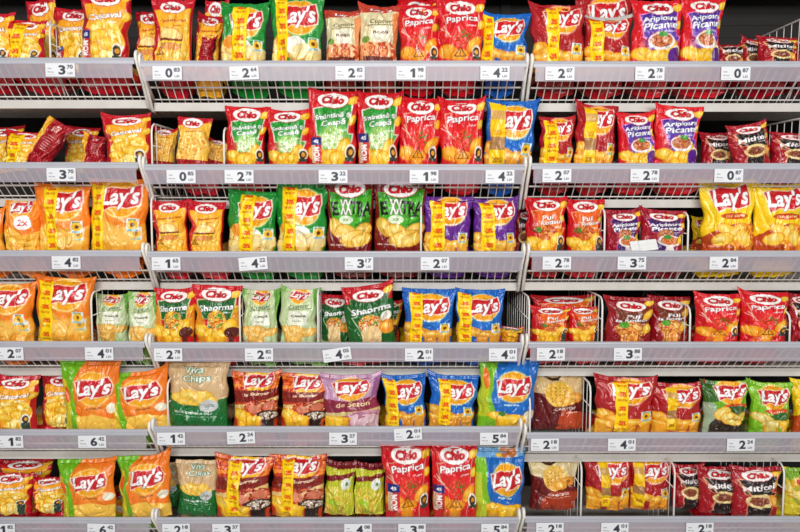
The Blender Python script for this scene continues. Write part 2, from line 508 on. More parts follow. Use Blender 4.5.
@design('layspurple', 'purple', 'purple crisp bag')
def _(): return lays_bag((92, 30, 136), hi=(110, 44, 150), sub='cu gust', chips=(236, 176, 60), cy=.28)

@design('laysred', 'dark red', 'dark red ketchup crisp bag')
def _():
    c = lays_bag((168, 22, 30), hi=(186, 34, 36), sub='Ketchup', chips=(244, 170, 40), lw=.68, ring=(240, 190, 160), cy=.30)
    return c

@design('laysorange', 'orange', 'orange cheese crisp bag')
def _():
    c = lays_bag((240, 116, 18), hi=(248, 150, 40), chips=(244, 176, 60), wave=(240, 166, 50), cy=.30)
    for a in ((.25, .80, .3, .2, 20), (.6, .85, .34, .2, -15)): c.oval(*a[:4], (248, 196, 90), a[4], .8, .4)
    flower(c, .80, .68)
    return c

@design('laysorange2', 'pale orange', 'small pale-orange cheese crisp bag')
def _():
    c = lays_bag((242, 126, 22), hi=(250, 160, 50), chips=(250, 190, 60), wave=(250, 190, 70), fl=False, cy=.16, cx=.48, lw=.6)
    c.oval(.60, .5, .24, .18, WHITE, 0, 1); c.text('2x', .6, .5, .28, .20, (206, 24, 40), -5, .1, .01)
    return c

@design('laysyellow', 'yellow', 'yellow salted crisp bag')
def _():
    c = Canvas((250, 206, 14))
    c.oval(.5, .25, .6, .5, (253, 226, 60), 0, 1, .6); lays(c, .52, .28, .70, -6, (252, 230, 90), (252, 214, 30))
    c.poly([(0, 1), (0, .86), (.4, .66), (.8, .7), (1, .6), (1, 1)], (188, 70, 20))
    c.blotch(.7, .86, .4, .26, [(200, 80, 20), (236, 140, 30), (250, 190, 60), (160, 50, 16)], 3, 4)
    c.oval(.58, .54, .30, .055, (216, 70, 24)); c.text('cu sare', .58, .54, .42, .05, (255, 230, 160), -2, .1, .01)
    for a in ((.42, .74, .2, .12, 30), (.62, .78, .12, .2, 20), (.34, .88, .22, .14, -20), (.74, .86, .13, .2, -20)): c.chip(*a, (250, 206, 70), (255, 236, 160))
    return c

@design('layslime', 'lime green', 'lime green crisp bag')
def _():
    c = Canvas((120, 186, 24)); c.oval(.55, .35, .6, .6, (160, 206, 60), 0, 1, .6)
    lays(c, .54, .34, .70, -2); c.oval(.62, .66, .32, .07, (220, 70, 30)); c.text('dill', .62, .66, .3, .06, (255, 236, 180), -2, .1, .01)
    c.oval(.7, .80, .3, .14, (50, 110, 40)); c.chip(.25, .82, .28, .15, 20, (226, 206, 110), (244, 232, 170)); c.chip(.5, .93, .28, .12, -8, (226, 206, 110), (244, 232, 170)); c.chip(.85, .93, .2, .12, -8)
    return c

@design('layslimedark', 'dark and lime green', 'dark-edged lime green crisp bag')
def _():
    c = Canvas((110, 176, 24)); c.poly([(0, 0), (.3, 0), (.3, .45), (.1, .5), (.2, 1), (0, 1)], (50, 100, 30)); c.poly([(0, .5), (.22, .5), (.28, 1), (0, 1)], (160, 180, 150))
    lays(c, .58, .25, .68, -4); c.oval(.68, .56, .28, .07, (220, 70, 30)); c.text('dill', .68, .56, .3, .06, (255, 236, 180), -2, .1, .01)
    c.oval(.66, .68, .3, .16, (40, 90, 36)); c.poly([(.1, 1), (.2, .84), (1, .9), (1, 1)], (50, 36, 26))
    for a in ((.36, .72, .16, .24, 30), (.5, .82, .2, .2, -20), (.72, .82, .24, .15, -35), (.62, .9, .2, .12, 10)): c.chip(*a, (238, 206, 90), (250, 230, 150))
    return c

@design('cuptor', 'pale green', 'pale green oven-baked crisp bag')
def _():
    c = Canvas((194, 212, 162)); c.poly([(.80, 0), (1, 0), (1, .7), (.90, .3)], (104, 168, 64)); c.poly([(0, 0), (.16, 0), (.05, .25), (0, .4)], (130, 182, 90))
    lays(c, .50, .15, .46, 8)
    c.text('Cuptor', .52, .40, .56, .13, (40, 50, 26), -8, .3, .0); c.line([(.2, .47), (.84, .42)], .007, (40, 50, 26))
    c.rect(.28, .48, .80, .76, (238, 240, 222)); c.text('Ceapă', .54, .58, .40, .09, (60, 66, 40), -2, 0, .02); c.text('verde', .5, .68, .26, .05, (120, 140, 90), 0, 0, .01)
    for a in ((.22, .88, .22, .14, 10), (.52, .86, .24, .13, 14), (.8, .9, .22, .12, -12), (.4, .96, .3, .1, 0)): c.chip(*a, (242, 190, 90), (250, 222, 150), (220, 150, 50))
    return c

@design('cuptororange', 'cream and orange', 'cream-and-orange oven-baked crisp bag')
def _():
    c = Canvas((226, 214, 170)); c.poly([(0, 0), (1, 0), (1, .12), (0, .2)], (190, 60, 40))
    c.blotch(.5, .98, .7, .36, [(226, 120, 60), (240, 170, 110), (200, 80, 40), (246, 200, 150)], 2, 4); c.poly([(.82, .2), (1, .14), (1, .9), (.9, .7)], (236, 150, 90))
    c.text("Lay's", .55, .10, .5, .13, WHITE, 0, .18, .03, (150, 20, 30), 3)
    c.text('Cuptor', .54, .36, .58, .13, (50, 50, 30), -4, .3, 0); c.line([(.2, .43), (.86, .40)], .007, (50, 50, 30))
    c.rect(.3, .44, .82, .70, (240, 238, 216)); c.text('Roşii', .54, .55, .4, .09, (110, 70, 50), 0, 0, .02)
    c.oval(.16, .66, .1, .07, (110, 150, 50)); c.rect(.1, .95, .9, 1, (110, 40, 26))
    return c

@design('grill', 'brown and orange', 'brown-and-orange barbecue crisp bag')
def _():
    c = Canvas((196, 60, 22)); c.blotch(.5, .15, .8, .3, [(214, 84, 26), (244, 140, 40), (196, 50, 20), (236, 110, 30)], 2, 3)
    c.oval(.55, .2, .34, .24, (250, 196, 40), 0, 1, .3); lays(c, .55, .18, .62, -4, (250, 210, 90), (250, 190, 30))
    c.poly([(0, .40), (1, .36), (1, .58), (0, .64)], (132, 26, 20)); c.text('la Burger', .55, .46, .56, .11, (255, 236, 200), -6, .2, .02)
    c.poly([(0, .72), (1, .52), (1, .60), (0, .82)], (232, 196, 120))
    c.blotch(.7, .74, .45, .2, [(190, 50, 30), (226, 110, 60), (150, 30, 20), (244, 190, 140)], 3, 6); c.oval(.5, .76, .14, .1, (226, 140, 110)); c.oval(.84, .7, .14, .1, (216, 120, 90))
    c.oval(.80, .90, .26, .13, (40, 26, 20)); c.blotch(.80, .90, .21, .095, [(236, 226, 200), (120, 70, 40), (250, 246, 236), (90, 50, 30)], 6, 3)
    c.chip(.2, .90, .26, .17, 20, (250, 196, 40)); c.chip(.48, .96, .2, .1, 0)
    return c

@design('sezon', 'pink and mauve', 'mauve seasonal crisp bag')
def _():
    c = Canvas((196, 150, 184)); c.poly([(0, .55), (.5, .60), (1, .50), (1, 1), (0, 1)], (140, 34, 66)); c.rect(.88, .1, 1, .55, (150, 90, 140))
    lays(c, .50, .32, .62, -5, (255, 226, 150)); c.text('de Sezon', .54, .66, .60, .14, (246, 226, 170), -4, .2, .01)
    c.poly([(0, .86), (1, .76), (1, .84), (0, .95)], (216, 196, 130)); c.blotch(.76, .93, .36, .16, [(206, 150, 170), (180, 110, 140), (226, 190, 200)], 3, 3); c.chip(.2, .97, .3, .08, 0)
    return c

@design('family', 'blue and lime', 'large blue-and-lime paprika crisp bag')
def _():
    c = Canvas((16, 104, 192)); c.poly([(0, 0), (.36, 0), (.24, .3), (.22, .6), (.34, 1), (0, 1)], (120, 190, 30)); c.poly([(0, .3), (.15, .34), (.2, .95), (0, 1)], (190, 206, 40))
    c.oval(.58, .42, .36, .5, (20, 116, 206), 0, 1, .5); lays(c, .60, .46, .60, -4)
    c.text('Paprika', .58, .76, .26, .055, WHITE, 0, .1, .02)
    c.chip(.35, .93, .2, .1, 0); c.chip(.6, .97, .3, .09, 0); c.oval(.42, .9, .06, .05, (60, 130, 40)); c.oval(.10, .34, .06, .2, (240, 120, 30)); c.oval(.90, .92, .1, .1, (240, 230, 200))
    return c

@design('familybox', 'pale and bright blue', 'large blue-and-lime bag with folded top')
def _():
    c = Canvas((16, 104, 192)); c.poly([(0, 0), (.24, 0), (.22, .6), (.34, 1), (0, 1)], (130, 196, 30)); c.rect(0, 0, 1, .15, (110, 170, 220)); c.rect(.5, .0, .85, .15, (190, 200, 210))
    c.oval(.6, .07, .09, .09, (200, 120, 60)); c.oval(.75, .07, .09, .09, (186, 100, 40)); c.chip(.5, .11, .06, .05)
    lays(c, .62, .50, .62, -5); c.text('Paprika', .60, .80, .28, .055, WHITE, 0, .1, .02); c.chip(.35, .94, .24, .1, 0); c.chip(.7, .97, .3, .09, 0)
    c.poly([(0, .4), (.12, .4), (.2, 1), (0, 1)], (190, 206, 50))
    return c

@design('familyorange', 'orange and lime', 'large orange-and-lime cheese crisp bag')
def _():
    c = Canvas((242, 122, 24)); c.poly([(0, 0), (.42, 0), (.26, .26), (.20, .6), (.30, 1), (0, 1)], (112, 184, 24)); c.poly([(0, .3), (.12, .34), (.16, 1), (0, 1)], (206, 196, 40))
    c.oval(.6, .5, .4, .5, (250, 154, 50), 0, 1, .5); lays(c, .58, .45, .62, -6, (255, 222, 130)); c.text('Cheese', .60, .76, .26, .05, (120, 60, 20), -6, .1, .01)
    c.poly([(.26, .9), (.6, .86), (1, .95), (1, 1), (.28, 1)], (250, 200, 80)); c.oval(.9, .76, .09, .09, (240, 235, 210)); c.oval(.08, .56, .05, .15, (236, 90, 30))
    return c

@design('viva', 'beige and green', 'beige-and-green sour-cream crisp bag')
def _():
    c = Canvas((214, 180, 134)); c.poly([(0, .55), (.2, .60), (.5, .70), (.8, .66), (1, .62), (1, 1), (0, 1)], (20, 110, 50))
    for a in ((.2, .62, .15, .12, 20), (.36, .56, .16, .15, -30), (.5, .66, .2, .14, 0), (.64, .58, .16, .14, 30), (.74, .66, .13, .1, 10), (.32, .68, .16, .09, 0)): c.chip(*a, (246, 200, 70), (252, 226, 130), (226, 170, 60))
    for w, cx, cy, ww in (('Viva', .47, .13, .32), ('Chips', .52, .29, .48)): c.text(w, cx, cy, ww, .19, (238, 244, 230), -6, .1, .02, (16, 96, 48), 4)
    c.oval(.72, .75, .15, .12, (200, 204, 204)); c.text('-20%', .72, .75, .18, .06, (90, 110, 110), 0, 0, .01)
    c.text('SOUR CREAM & DILL', .46, .87, .66, .05, WHITE, 3, 0, .02); c.text('potato chips sour cream and dill', .5, .93, .7, .025, (200, 224, 200), 3)
    return c

@design('chicks', 'cream and brown', 'cream-and-brown lattice snack bag')
def _():
    c = Canvas((226, 206, 156)); c.poly([(0, .40), (.3, .46), (.5, .7), (.7, .5), (1, .44), (1, 1), (0, 1)], (112, 28, 24)); c.poly([(.2, 1), (.4, .74), (1, .8), (1, 1)], (176, 60, 30))
    c.oval(.42, .07, .15, .13, (70, 40, 26)); c.oval(.42, .05, .11, .09, (226, 206, 156)); c.oval(.42, .09, .05, .04, (70, 40, 26)); c.text('Chips', .64, .05, .34, .16, (70, 40, 26), 0, .15, .03)
    c.oval(.50, .46, .26, .32, (240, 196, 90), 0); c.oval(.5, .58, .2, .16, (236, 180, 70))
    for i in range(5):
        for j in range(5): c.oval(.34 + .08 * i, .34 + .07 * j, .018, .022, (200, 140, 50))
    c.chip(.80, .54, .2, .16, 0, (236, 150, 40)); c.chip(.62, .62, .17, .14, 20, (240, 170, 60)); c.oval(.8, .54, .05, .05, (190, 100, 30))
    c.text('CHICKS', .56, .83, .46, .07, WHITE, 2, 0, .02); c.text('snacks with cheese flavour', .56, .90, .56, .03, (240, 200, 170), 2)
    return c

@design('chicksdark', 'brown and cream', 'wrinkled brown-and-cream cheese snack bag')
def _():
    c = Canvas((222, 190, 136)); c.poly([(0, .42), (.3, .46), (.6, .6), (1, .48), (1, 1), (0, 1)], (104, 26, 28)); c.poly([(.45, 1), (.55, .78), (1, .86), (1, 1)], (196, 76, 40))
    c.oval(.42, .07, .15, .12, (60, 36, 26)); c.oval(.42, .05, .11, .085, (222, 190, 136)); c.text('Chips', .66, .05, .3, .15, (60, 36, 26), 0, .15, .03)
    c.oval(.50, .46, .28, .30, (238, 192, 70), 0)
    for i in range(5):
        for j in range(5): c.oval(.34 + .08 * i, .32 + .07 * j, .018, .022, (196, 140, 40))
    c.chip(.80, .54, .17, .16, 0, (236, 160, 60)); c.chip(.66, .60, .15, .13, 20, (240, 180, 80))
    c.text('CARTOF', .60, .76, .44, .08, (250, 236, 220), -4, 0, .02); c.text('snacks', .74, .84, .24, .04, (250, 236, 220), -4)
    return c

@design('sticks', 'lime and dark red', 'lime-and-red potato sticks bag')
def _():
    c = Canvas((196, 204, 50)); c.rect(0, 0, 1, .16, (120, 14, 24)); c.poly([(0, .36), (1, .24), (1, .34), (0, .48)], (130, 20, 26)); c.text('STICKS', .5, .25, .66, .13, (240, 226, 70), -8, .1, .03, (110, 130, 20), 2)
    r = np.random.RandomState(2)
    for i in range(70):
        x, y, t = r.rand(), .56 + .44 * r.rand(), r.rand() * 3.1
        c.line([(x, y), (x + .16 * math.cos(t), y + .11 * math.sin(t))], .012, [(246, 210, 90), (250, 226, 130), (226, 170, 50)][i % 3])
    c.oval(.72, .50, .17, .15, (236, 240, 236)); c.oval(.76, .5, .05, .05, (80, 140, 60)); c.oval(.3, .92, .16, .09, (170, 200, 40))
    return c

@design('citrus', 'lime and yellow', 'lime-and-yellow snack bag')
def _():
    c = Canvas((226, 206, 50)); c.oval(.35, .2, .36, .3, (130, 176, 40)); c.oval(.7, .16, .4, .2, (60, 60, 40)); c.blotch(.5, .6, .5, .5, [(240, 214, 80), (250, 232, 140), (226, 176, 40), (170, 190, 60)], 2, 3)
    c.oval(.4, .38, .2, .14, (210, 60, 30)); c.oval(.6, .88, .2, .16, (30, 34, 60)); c.text('10', .6, .88, .16, .12, WHITE, 0, 0, .02)
    return c

def strip_img(n, col=(255, 216, 0), patchy=False):
    c = Canvas(col, 100, 100 * n - (100 * n) % 2)
    if patchy:
        c.rect(0, .18, 1, .32, (214, 168, 90)); c.rect(0, .56, 1, .74, (176, 130, 80)); c.text('20%', .5, .5, .6, .3, (226, 150, 0), 0, 0, .02); c.text('20%', .5, .88, .6, .3, (160, 90, 20), 0, 0, .02)
    else:
        for i in range(n):
            v = (i + .5) / n
            c.text('-20%', .52, v - .16 / n, .62, .34, (226, 60, 20), 0, .0, .04); c.text('GRATIS', .5, v + .24 / n, .66, .15, (200, 110, 10), 0, 0, .02)
    return c.done()
STRIPS = {n: strip_img(n) for n in (3, 4, 5)}
STRIPS['patchy'] = strip_img(4, (250, 206, 10), True)
def rom_img():
    c = Canvas((206, 40, 40), 100, 240); c.rect(0, 0, 1, .30, (26, 40, 120)); c.text('45', .5, .15, .5, .3, WHITE, 0, 0, .03); c.rect(0, .3, .4, 1, (226, 190, 150))
    c.text('ROM', .5, .64, 1.3, .62, (250, 240, 235), -90, 0, .04, (140, 20, 30), 2)
    return c.done()
ROM = rom_img()

# ------------------------------------------------------------------ meshes carrying a print
def grid_mesh(name, co, faces, cols):
    me = bpy.data.meshes.new(name)
    co = np.ascontiguousarray(co, dtype=np.float32)
    faces = np.ascontiguousarray(faces, dtype=np.int32)
    me.vertices.add(len(co)); me.vertices.foreach_set('co', co.ravel())
    nf = len(faces)
    me.loops.add(nf * 4); me.loops.foreach_set('vertex_index', faces.ravel())
    me.polygons.add(nf)
    me.polygons.foreach_set('loop_start', np.arange(nf, dtype=np.int32) * 4)
    me.polygons.foreach_set('loop_total', np.full(nf, 4, dtype=np.int32))
    me.polygons.foreach_set('use_smooth', np.ones(nf, dtype=bool))
    a = me.color_attributes.new('print', 'FLOAT_COLOR', 'POINT')
    rgba = np.ones((len(co), 4), dtype=np.float32); rgba[:, :3] = lin(np.clip(cols, 0, 1))
    a.data.foreach_set('color', rgba.ravel())
    me.update(calc_edges=True); me.validate()
    return me

def bil(img, u, v):
    H, W = img.shape[:2]
    x = np.clip(np.asarray(u) * W - .5, 0, W - 1.001); y = np.clip(np.asarray(v) * H - .5, 0, H - 1.001)
    xi = x.astype(int); yi = y.astype(int); fx = (x - xi)[..., None]; fy = (y - yi)[..., None]
    return (img[yi, xi] * (1 - fx) + img[yi, xi + 1] * fx) * (1 - fy) + (img[yi + 1, xi] * (1 - fx) + img[yi + 1, xi + 1] * fx) * fy

def quads(nr, nc, wrap=False):
    r = np.arange(nr - 1)[:, None]; c = np.arange(nc if wrap else nc - 1)[None, :]
    c1 = (c + 1) % nc
    return np.stack([r * nc + c, r * nc + c1, (r + 1) * nc + c1, (r + 1) * nc + c], -1).reshape(-1, 4)

def sheet(front, th, cols):
    """a thin solid from a front grid of points; thickness goes to +y"""
    nr, nc = front.shape[:2]
    back = front + np.array([0, th, 0])
    co = np.concatenate([front.reshape(-1, 3), back.reshape(-1, 3)])
    q = quads(nr, nc); n = nr * nc
    f = [q, q[:, ::-1] + n]
    idx = np.arange(n).reshape(nr, nc)
    for e in (idx[0, ::-1], idx[-1], idx[:, 0], idx[::-1, -1]):
        f.append(np.stack([e[:-1], e[:-1] + n, e[1:] + n, e[1:]], -1)[:, ::-1])
    cc = cols.reshape(-1, 3)
    return co, np.concatenate(f), np.concatenate([cc, cc])

def make_bag(kind, W, H, T, hid, seed, strip=None, rom=None, fine=True, flop=0.0, crush=1.0, sealcol=None, squash=.5, ears=None):
    """W, H, T: width, height, thickness of one filled bag; hid: height of the foot that stands below the print"""
    r = np.random.RandomState(seed)
    img = D[kind]['img']
    NF, NB, NV = (92, 14, 128) if fine else (44, 10, 48)
    sh = min(.013, .07 * H); Hp = H - sh
    s = np.concatenate([np.linspace(-1, 1, NF), np.linspace(1, -1, NB + 2)[1:-1]])
    side = np.concatenate([-np.ones(NF), np.ones(NB)])
    v = np.linspace(0, 1, NV)[:, None]; S = s[None, :] + 0 * v; V = v + 0 * S
    lo = np.clip(V / .16, 0, 1); hi = np.clip((1 - V) / .42, 0, 1)
    b = (squash + (1 - squash) * np.sin(lo * math.pi / 2)) * np.sin(hi * math.pi / 2) ** .85
    t = T / 2 * b + .0012
    sd = seed % 97
    pin = .09 + .05 * r.rand()
    hw = W / 2 * (1 - pin * b * (.75 + .5 * vnoise(V * 4, 3 * np.sign(S), sd + 7)) - .05 * (1 - lo))
    wob = (vnoise(V * 5, 0 * V + np.sign(S) * 9, sd) - .5) * .016 * np.sin(math.pi * np.clip(V, 0, 1))
    prof = np.clip(1 - np.abs(S) ** 2.3, 0, 1) ** .62
    y = side * t * prof
    # creases and dents of the filled film
    e1 = vnoise(S * 2.2 + V, V * 3.2, sd + 1); e2 = vnoise(S * 3.6 - V * 2.4, V * 3.0 + S, sd + 2); e3 = vnoise(S * 7, V * 8, sd + 3)
    rid = lambda n, p: (1 - np.abs(2 * n - 1)) ** p
    e4 = vnoise(S * 4.5 + V * 5, V * 6 - S * 3, sd + 8)
    cre = .010 * (e1 - .5) + .0062 * rid(e2, 5) - .0060 * rid(e1, 6) + .0022 * (e3 - .5) - .0030 * rid(e4, 6)
    topf = np.exp(-(1 - V) / .13); botf = np.exp(-V / .10)
    ple = rid(vnoise(S * 6 + .6 * (1 - V) * np.sign(S), V * 1.2, sd + 4), 3) - .4
    diag = np.sin((np.abs(S) * 5.0 + (1 - V) * 11 + r.rand() * 6)) * np.clip(np.abs(S) - .3, 0, 1) * np.exp(-((1 - V) - .18) ** 2 / .02)
    y = y + side * crush * prof ** .5 * (cre + .0075 * ple * (topf + .6 * botf) * np.clip((1 - V) / .03, 0, 1) + .0046 * diag)
    fl = flop + (r.rand() - .5) * .012
    wave = .004 * np.sin(S * 2.2 + r.rand() * 6) * topf
    y = y + fl * np.clip((V - .7) / .3, 0, 1) ** 2 + wave
    x = S * (hw + wob) + (r.rand() - .5) * .012 * V ** 3
    el, er = ears if ears else (.002 + .018 * r.rand() ** 1.5, .002 + .018 * r.rand() ** 1.5)
    ear = np.where(S < 0, el, er) * np.abs(S) ** 3 * np.clip((V - .75) / .25, 0, 1) ** 2
    z = V * Hp + ear - .5 * (el + er) * np.clip((V - .75) / .25, 0, 1) ** 2
    P = np.stack([x, y, z], -1)
    Hv = H - hid
    vv = (H - V * Hp) / Hv
    u = np.where(side < 0, (S + 1) / 2, np.where(S > 0, .985, .015))
    u = u + .012 * (vnoise(S * 3, V * 3, sd + 6) - .5)
    cols = bil(img, np.clip(u, 0, 1), np.clip(vv, 0, 1))
    if not fine:            # the plain film margin round the bottom seam
        cols = np.where((V < .13 + .05 * vnoise(S * 3, V, sd))[..., None], img[3, 4], cols)
    nc = NF + NB
    q = quads(NV, nc, True)
    k = np.arange(NB)      # end caps: front columns zipped to back columns
    fc = np.linspace(NF - 1, 0, NB + 2).round().astype(int)
    bc = np.concatenate([[NF - 1], NF + np.arange(NB), [0]])
    caps = []
    for base, flip in ((0, False), ((NV - 1) * nc, True)):
        c4 = []
        for i in range(NB + 1):
            qd = [base + fc[i], base + bc[i], base + bc[i + 1], base + fc[i + 1]]
            if len(set(qd)) < 4: continue
            c4.append(qd[::-1] if flip else qd)
        caps.append(np.array(c4))
    # normals of the ring quads point outwards with this order
    me_p = grid_mesh('pouch', P.reshape(-1, 3), np.concatenate([q] + caps), cols.reshape(-1, 3))
    # crimped top seal
    NS = 60 if fine else 24
    ss = np.linspace(-1, 1, NS); kk = np.linspace(0, 1, 7)[:, None]
    ti = (NV - 1) * nc if False else NV - 1
    xt = np.interp(ss, s[:NF], P[-1, :NF, 0]); zt = np.interp(ss, s[:NF], P[-1, :NF, 2]); yt = np.interp(ss, s[:NF], P[-1, :NF, 1])
    dy = (P[-1, :NF, 1] - P[-4, :NF, 1]).mean() / max(1e-4, (P[-1, :NF, 2] - P[-4, :NF, 2]).mean())
    dy = float(np.clip(dy, -.5, .5))
    fx = xt[None, :] * (1 + .012 * kk)
    zz = (np.arange(NS) % 2) * .0012
    fz = zt[None, :] + kk * sh + (kk > .99) * zz[None, :] - .0006
    fy = yt[None, :] + kk * sh * dy + .0005 * np.sin(kk * 14) + .0012 * np.sin(ss * 9 + sd)[None, :] * kk
    fr = np.stack([fx + 0 * kk, fy, fz], -1)
    sc = bil(img, (ss[None, :] + 1) / 2 + 0 * kk, (1 - kk) * sh / Hv + 0 * ss[None, :])
    if sealcol is not None: sc[:] = np.array(sealcol) / 255.
    sc = np.where((np.arange(7) % 2 == 0)[:, None, None], sc, np.clip(sc * 1.0 + .03, 0, 1))
    me_s = grid_mesh('top_seal', *sheet(fr, .0022, sc))
    extra = []
    def patch(name, im, u0, v0, u1, v1, slant, n1, n2, off):
        # u, v in print coordinates (v from the top edge down); lies on the front film
        uu = np.linspace(0, 1, n1)[None, :]; wv = np.linspace(0, 1, n2)[:, None]
        cv = v1 + (v0 - v1) * wv + 0 * uu
        gu = (u0 + (u1 - u0) * uu + slant * (1 - cv)) * 2 - 1 + 0 * wv
        gv = np.clip((H - cv * Hv) / Hp, .004, .992)
        A = P[:, :NF]
        K = A.copy()
        for _ in range(2):
            K[1:-1] = (K[:-2] + K[1:-1] * 2 + K[2:]) / 4; K[:, 1:-1] = (K[:, :-2] + K[:, 1:-1] * 2 + K[:, 2:]) / 4
        K[..., 1] = np.minimum(K[..., 1], A[..., 1])
        q_ = bil(K, (np.clip(gu, -.98, .98) + 1) / 2, gv)
        q_[..., 1] -= off
        ci = bil(im, uu + 0 * wv, 1 - wv + 0 * uu)
        extra.append((name, grid_mesh(name, *sheet(q_, .0006, ci))))
    if strip:
        u0, u1, sl, nn, v0 = strip
        patch('promo_strip', STRIPS[nn], u0, v0, u1, 1.13 if fine else 1.25, sl, 22 if fine else 10, 110 if fine else 40, .0016)
    if rom:
        patch('chocolate_tag', ROM, rom[0], rom[1], rom[2], 1.02, 0, 22, 50, .0022)
    return me_p, me_s, extra

# ------------------------------------------------------------------ the shelves
ROWS = ['top', 'second', 'third', 'fourth', 'fifth', 'bottom']
BAYS = {'L': ('left', -140, 141.5), 'M': ('middle', 147.5, 523), 'R': ('right', 530, 915)}
RAIL = {'L': [57.5, 162, 250, 341, 429, 517], 'M': [60.5, 164, 251, 342, 426, 517], 'R': [61, 163, 250.5, 341.5, 432, 516]}
FH = .126          # height of the basket front
LIPH = .027
DEPTH = .44
def zrail(bay, row):
    x = {'L': 70, 'M': 335, 'R': 670}[bay]
    return at(x, RAIL[bay][row], YF).z
def bayx(bay):
    _, a, b = BAYS[bay]
    return at(a, 250, YF).x, at(b, 250, YF).x

frame = empty('shelving_frame', (0, .47, 0))
tag(frame, 'dark metal gondola back panels and uprights carrying all the wire baskets', 'shelving frame')
XL, XR = bayx('L')[0] - .02, bayx('R')[1] + .02
edges = [XL, (bayx('L')[1] + bayx('M')[0]) / 2, (bayx('M')[1] + bayx('R')[0]) / 2, XR]
for i in range(3):
    m = MB(); m.box(edges[i] + .02, edges[i + 1] - .02, -.01, .01, .1, 2.42)
    for z in np.arange(.2, 2.4, .05): m.box(edges[i] + .03, edges[i + 1] - .03, -.013, -.009, z, z + .032)
    m.build('back_panel', M_DARK, frame)
for x in edges:
    m = MB(); m.box(x - .02, x + .02, -.025, .05, 0, 2.45); m.build('upright', M_DARK, frame)
m = MB(); m.box(XL, XR, -.46, -.02, 2.36, 2.40); m.build('added_shade_panel', M_LIP, frame)  # unseen panel added overhead to keep the shelf backs in shade
m = MB(); m.box(XL, XR, -.46, .02, 0, .12); m.build('plinth', M_LIP, frame)

for bay in 'LMR':
    x0, x1 = bayx(bay); bn = BAYS[bay][0]
    for row in range(6):
        zr = zrail(bay, row); zs = zr - FH
        root = empty('wire_shelf', ((x0 + x1) / 2, 0, zs))
        tag(root, f'white wire-fronted {ROWS[row]} shelf of the {bn} bay with clear price strip', 'shelf', 'wire fronted shelves')
        a, b = -(x1 - x0) / 2, (x1 - x0) / 2
        m = MB(); m.box(a, b, .004, DEPTH, -.012, 0); m.box(a, b, 0, .004, -LIPH, .002); m.box(a, b, .004, .012, -LIPH, -LIPH + .003)
        m.box(a, a + .003, .004, DEPTH, -LIPH, -.012); m.box(b - .003, b, .004, DEPTH, -LIPH, -.012)
        m.build('shelf_board', M_LIP, root)
        m = MB()                                            # the wire front: uprights and cross wires
        n = int(round((b - a) / .0275))
        for i in range(1, n):
            x = a + (b - a) * i / n
            m.tube([(x, YF + .004, FH - .004), (x, YF + .012, FH - .018), (x, -.006, .014), (x, .006, .003), (x, .03, .003)], .0018, 6)
        fy = lambda z: -.006 + (z - .014) / (FH - .032) * (YF + .018)
        m.tube([(a + .005, fy(.048) - .003, .048), (b - .005, fy(.048) - .003, .048)], .0033, 8)
        m.tube([(a + .005, fy(.012) - .003, .012), (b - .005, fy(.012) - .003, .012)], .0024, 8)
        m.build('wire_front', M_WIRE, root, True)
        m = MB(); m.tube([(a, YF, FH - .007), (b, YF, FH - .007)], .007, 12); m.box(a, b, YF - .006, YF + .002, FH - .022, FH - .007)
        m.build('top_rail', M_RAIL, root)
        m = MB(); m.box(a + .006, b - .006, YF - .0062, YF - .0046, FH - .066, FH - .020)
        m.box(a + .006, b - .006, YF - .009, YF - .0062, FH - .068, FH - .0645)
        m.build('price_strip', M_PLASTIC, root)
        for e, sg in ((a, 1), (b, -1)):                     # bent end bars
            m = MB(); x = e - sg * .004
            pts = [(x, .02, -LIPH - .004), (x, -.006, -LIPH + .002), (x, YF * .5, FH * .42), (x, YF - .002, FH - .004)]
            for t in range(1, 9):
                w = math.pi * t / 9
                pts.append((x, YF + .012 - .014 * math.cos(w), FH + .004 + .018 * math.sin(w)))
            pts.append((x, YF + .028, FH - .03)); pts.append((x, .02, .004))
            m.tube(pts, .0054, 10); m.build('end_bar', M_WIRE, root, True)

# ------------------------------------------------------------------ the bags
# row, bay: kind, left, right, top (pixels of the photograph), then tilt, layer, extras
B = []
def bag(row, bay, kind, xl, xr, yt, roll=0, layer=0, **k): B.append(dict(row=row, bay=bay, kind=kind, xl=xl, xr=xr, yt=yt, roll=roll, layer=layer, **k))

bag(0,'L','cascaval',-26,17,12); bag(0,'L','cascaval',9,47,19,4,0,strip=(.06,.46,.10,3,-.0)); bag(0,'L','cascaval',27,58,-3,-8,2.2)
bag(0,'L','cascaval',53,92,5,0,1,rom=(.02,.76,.34)); bag(0,'L','cascaval',79,132,-14,2,0,rom=(.02,.64,.24))
bag(0,'M','burger',134,166,9,-1,1); bag(0,'M','burger',152,195,-3,2); bag(0,'M','burger',193,222,11,6,1); bag(0,'M','redside',196,216,33,8,.6); bag(0,'M','rings',202,226,-2,4,2.2)
bag(0,'M','laysgreen',220,269,1,3,0,strip=(.28,.62,0,4,.0)); bag(0,'M','laysgreen',269,325,-7,2,0,strip=(.12,.35,0,5,-.0))
bag(0,'M','cuptororange',324,361,8,1); bag(0,'M','cuptororange',358,400,3,2); bag(0,'M','paprica',398,440,-6,0,3.2); bag(0,'M','paprica',396,440,3,-1); bag(0,'M','paprica',436,485,-2,1)
bag(0,'M','laysblue',480,528,11,2,0,strip=(.02,.24,0,3,.10))
bag(0,'R','laysred',529,587,1,1,0,strip=(.27,.49,0,4,.0)); bag(0,'R','laysred',576,634,-8,0,1.3); bag(0,'R','laysred',584,633,12,0,0,strip=(.10,.36,0,4,.02),sealcol=(190,186,180))
bag(0,'R','wings',630,682,-3,0); bag(0,'R','wings',680,724,-5,2)
bag(0,'R','mititei',714,746,40,3,1); bag(0,'R','mititei',739,764,36,8,1.2); bag(0,'R','mititei',757,798,36,4); bag(0,'R','mititei',793,832,40,3,.6)

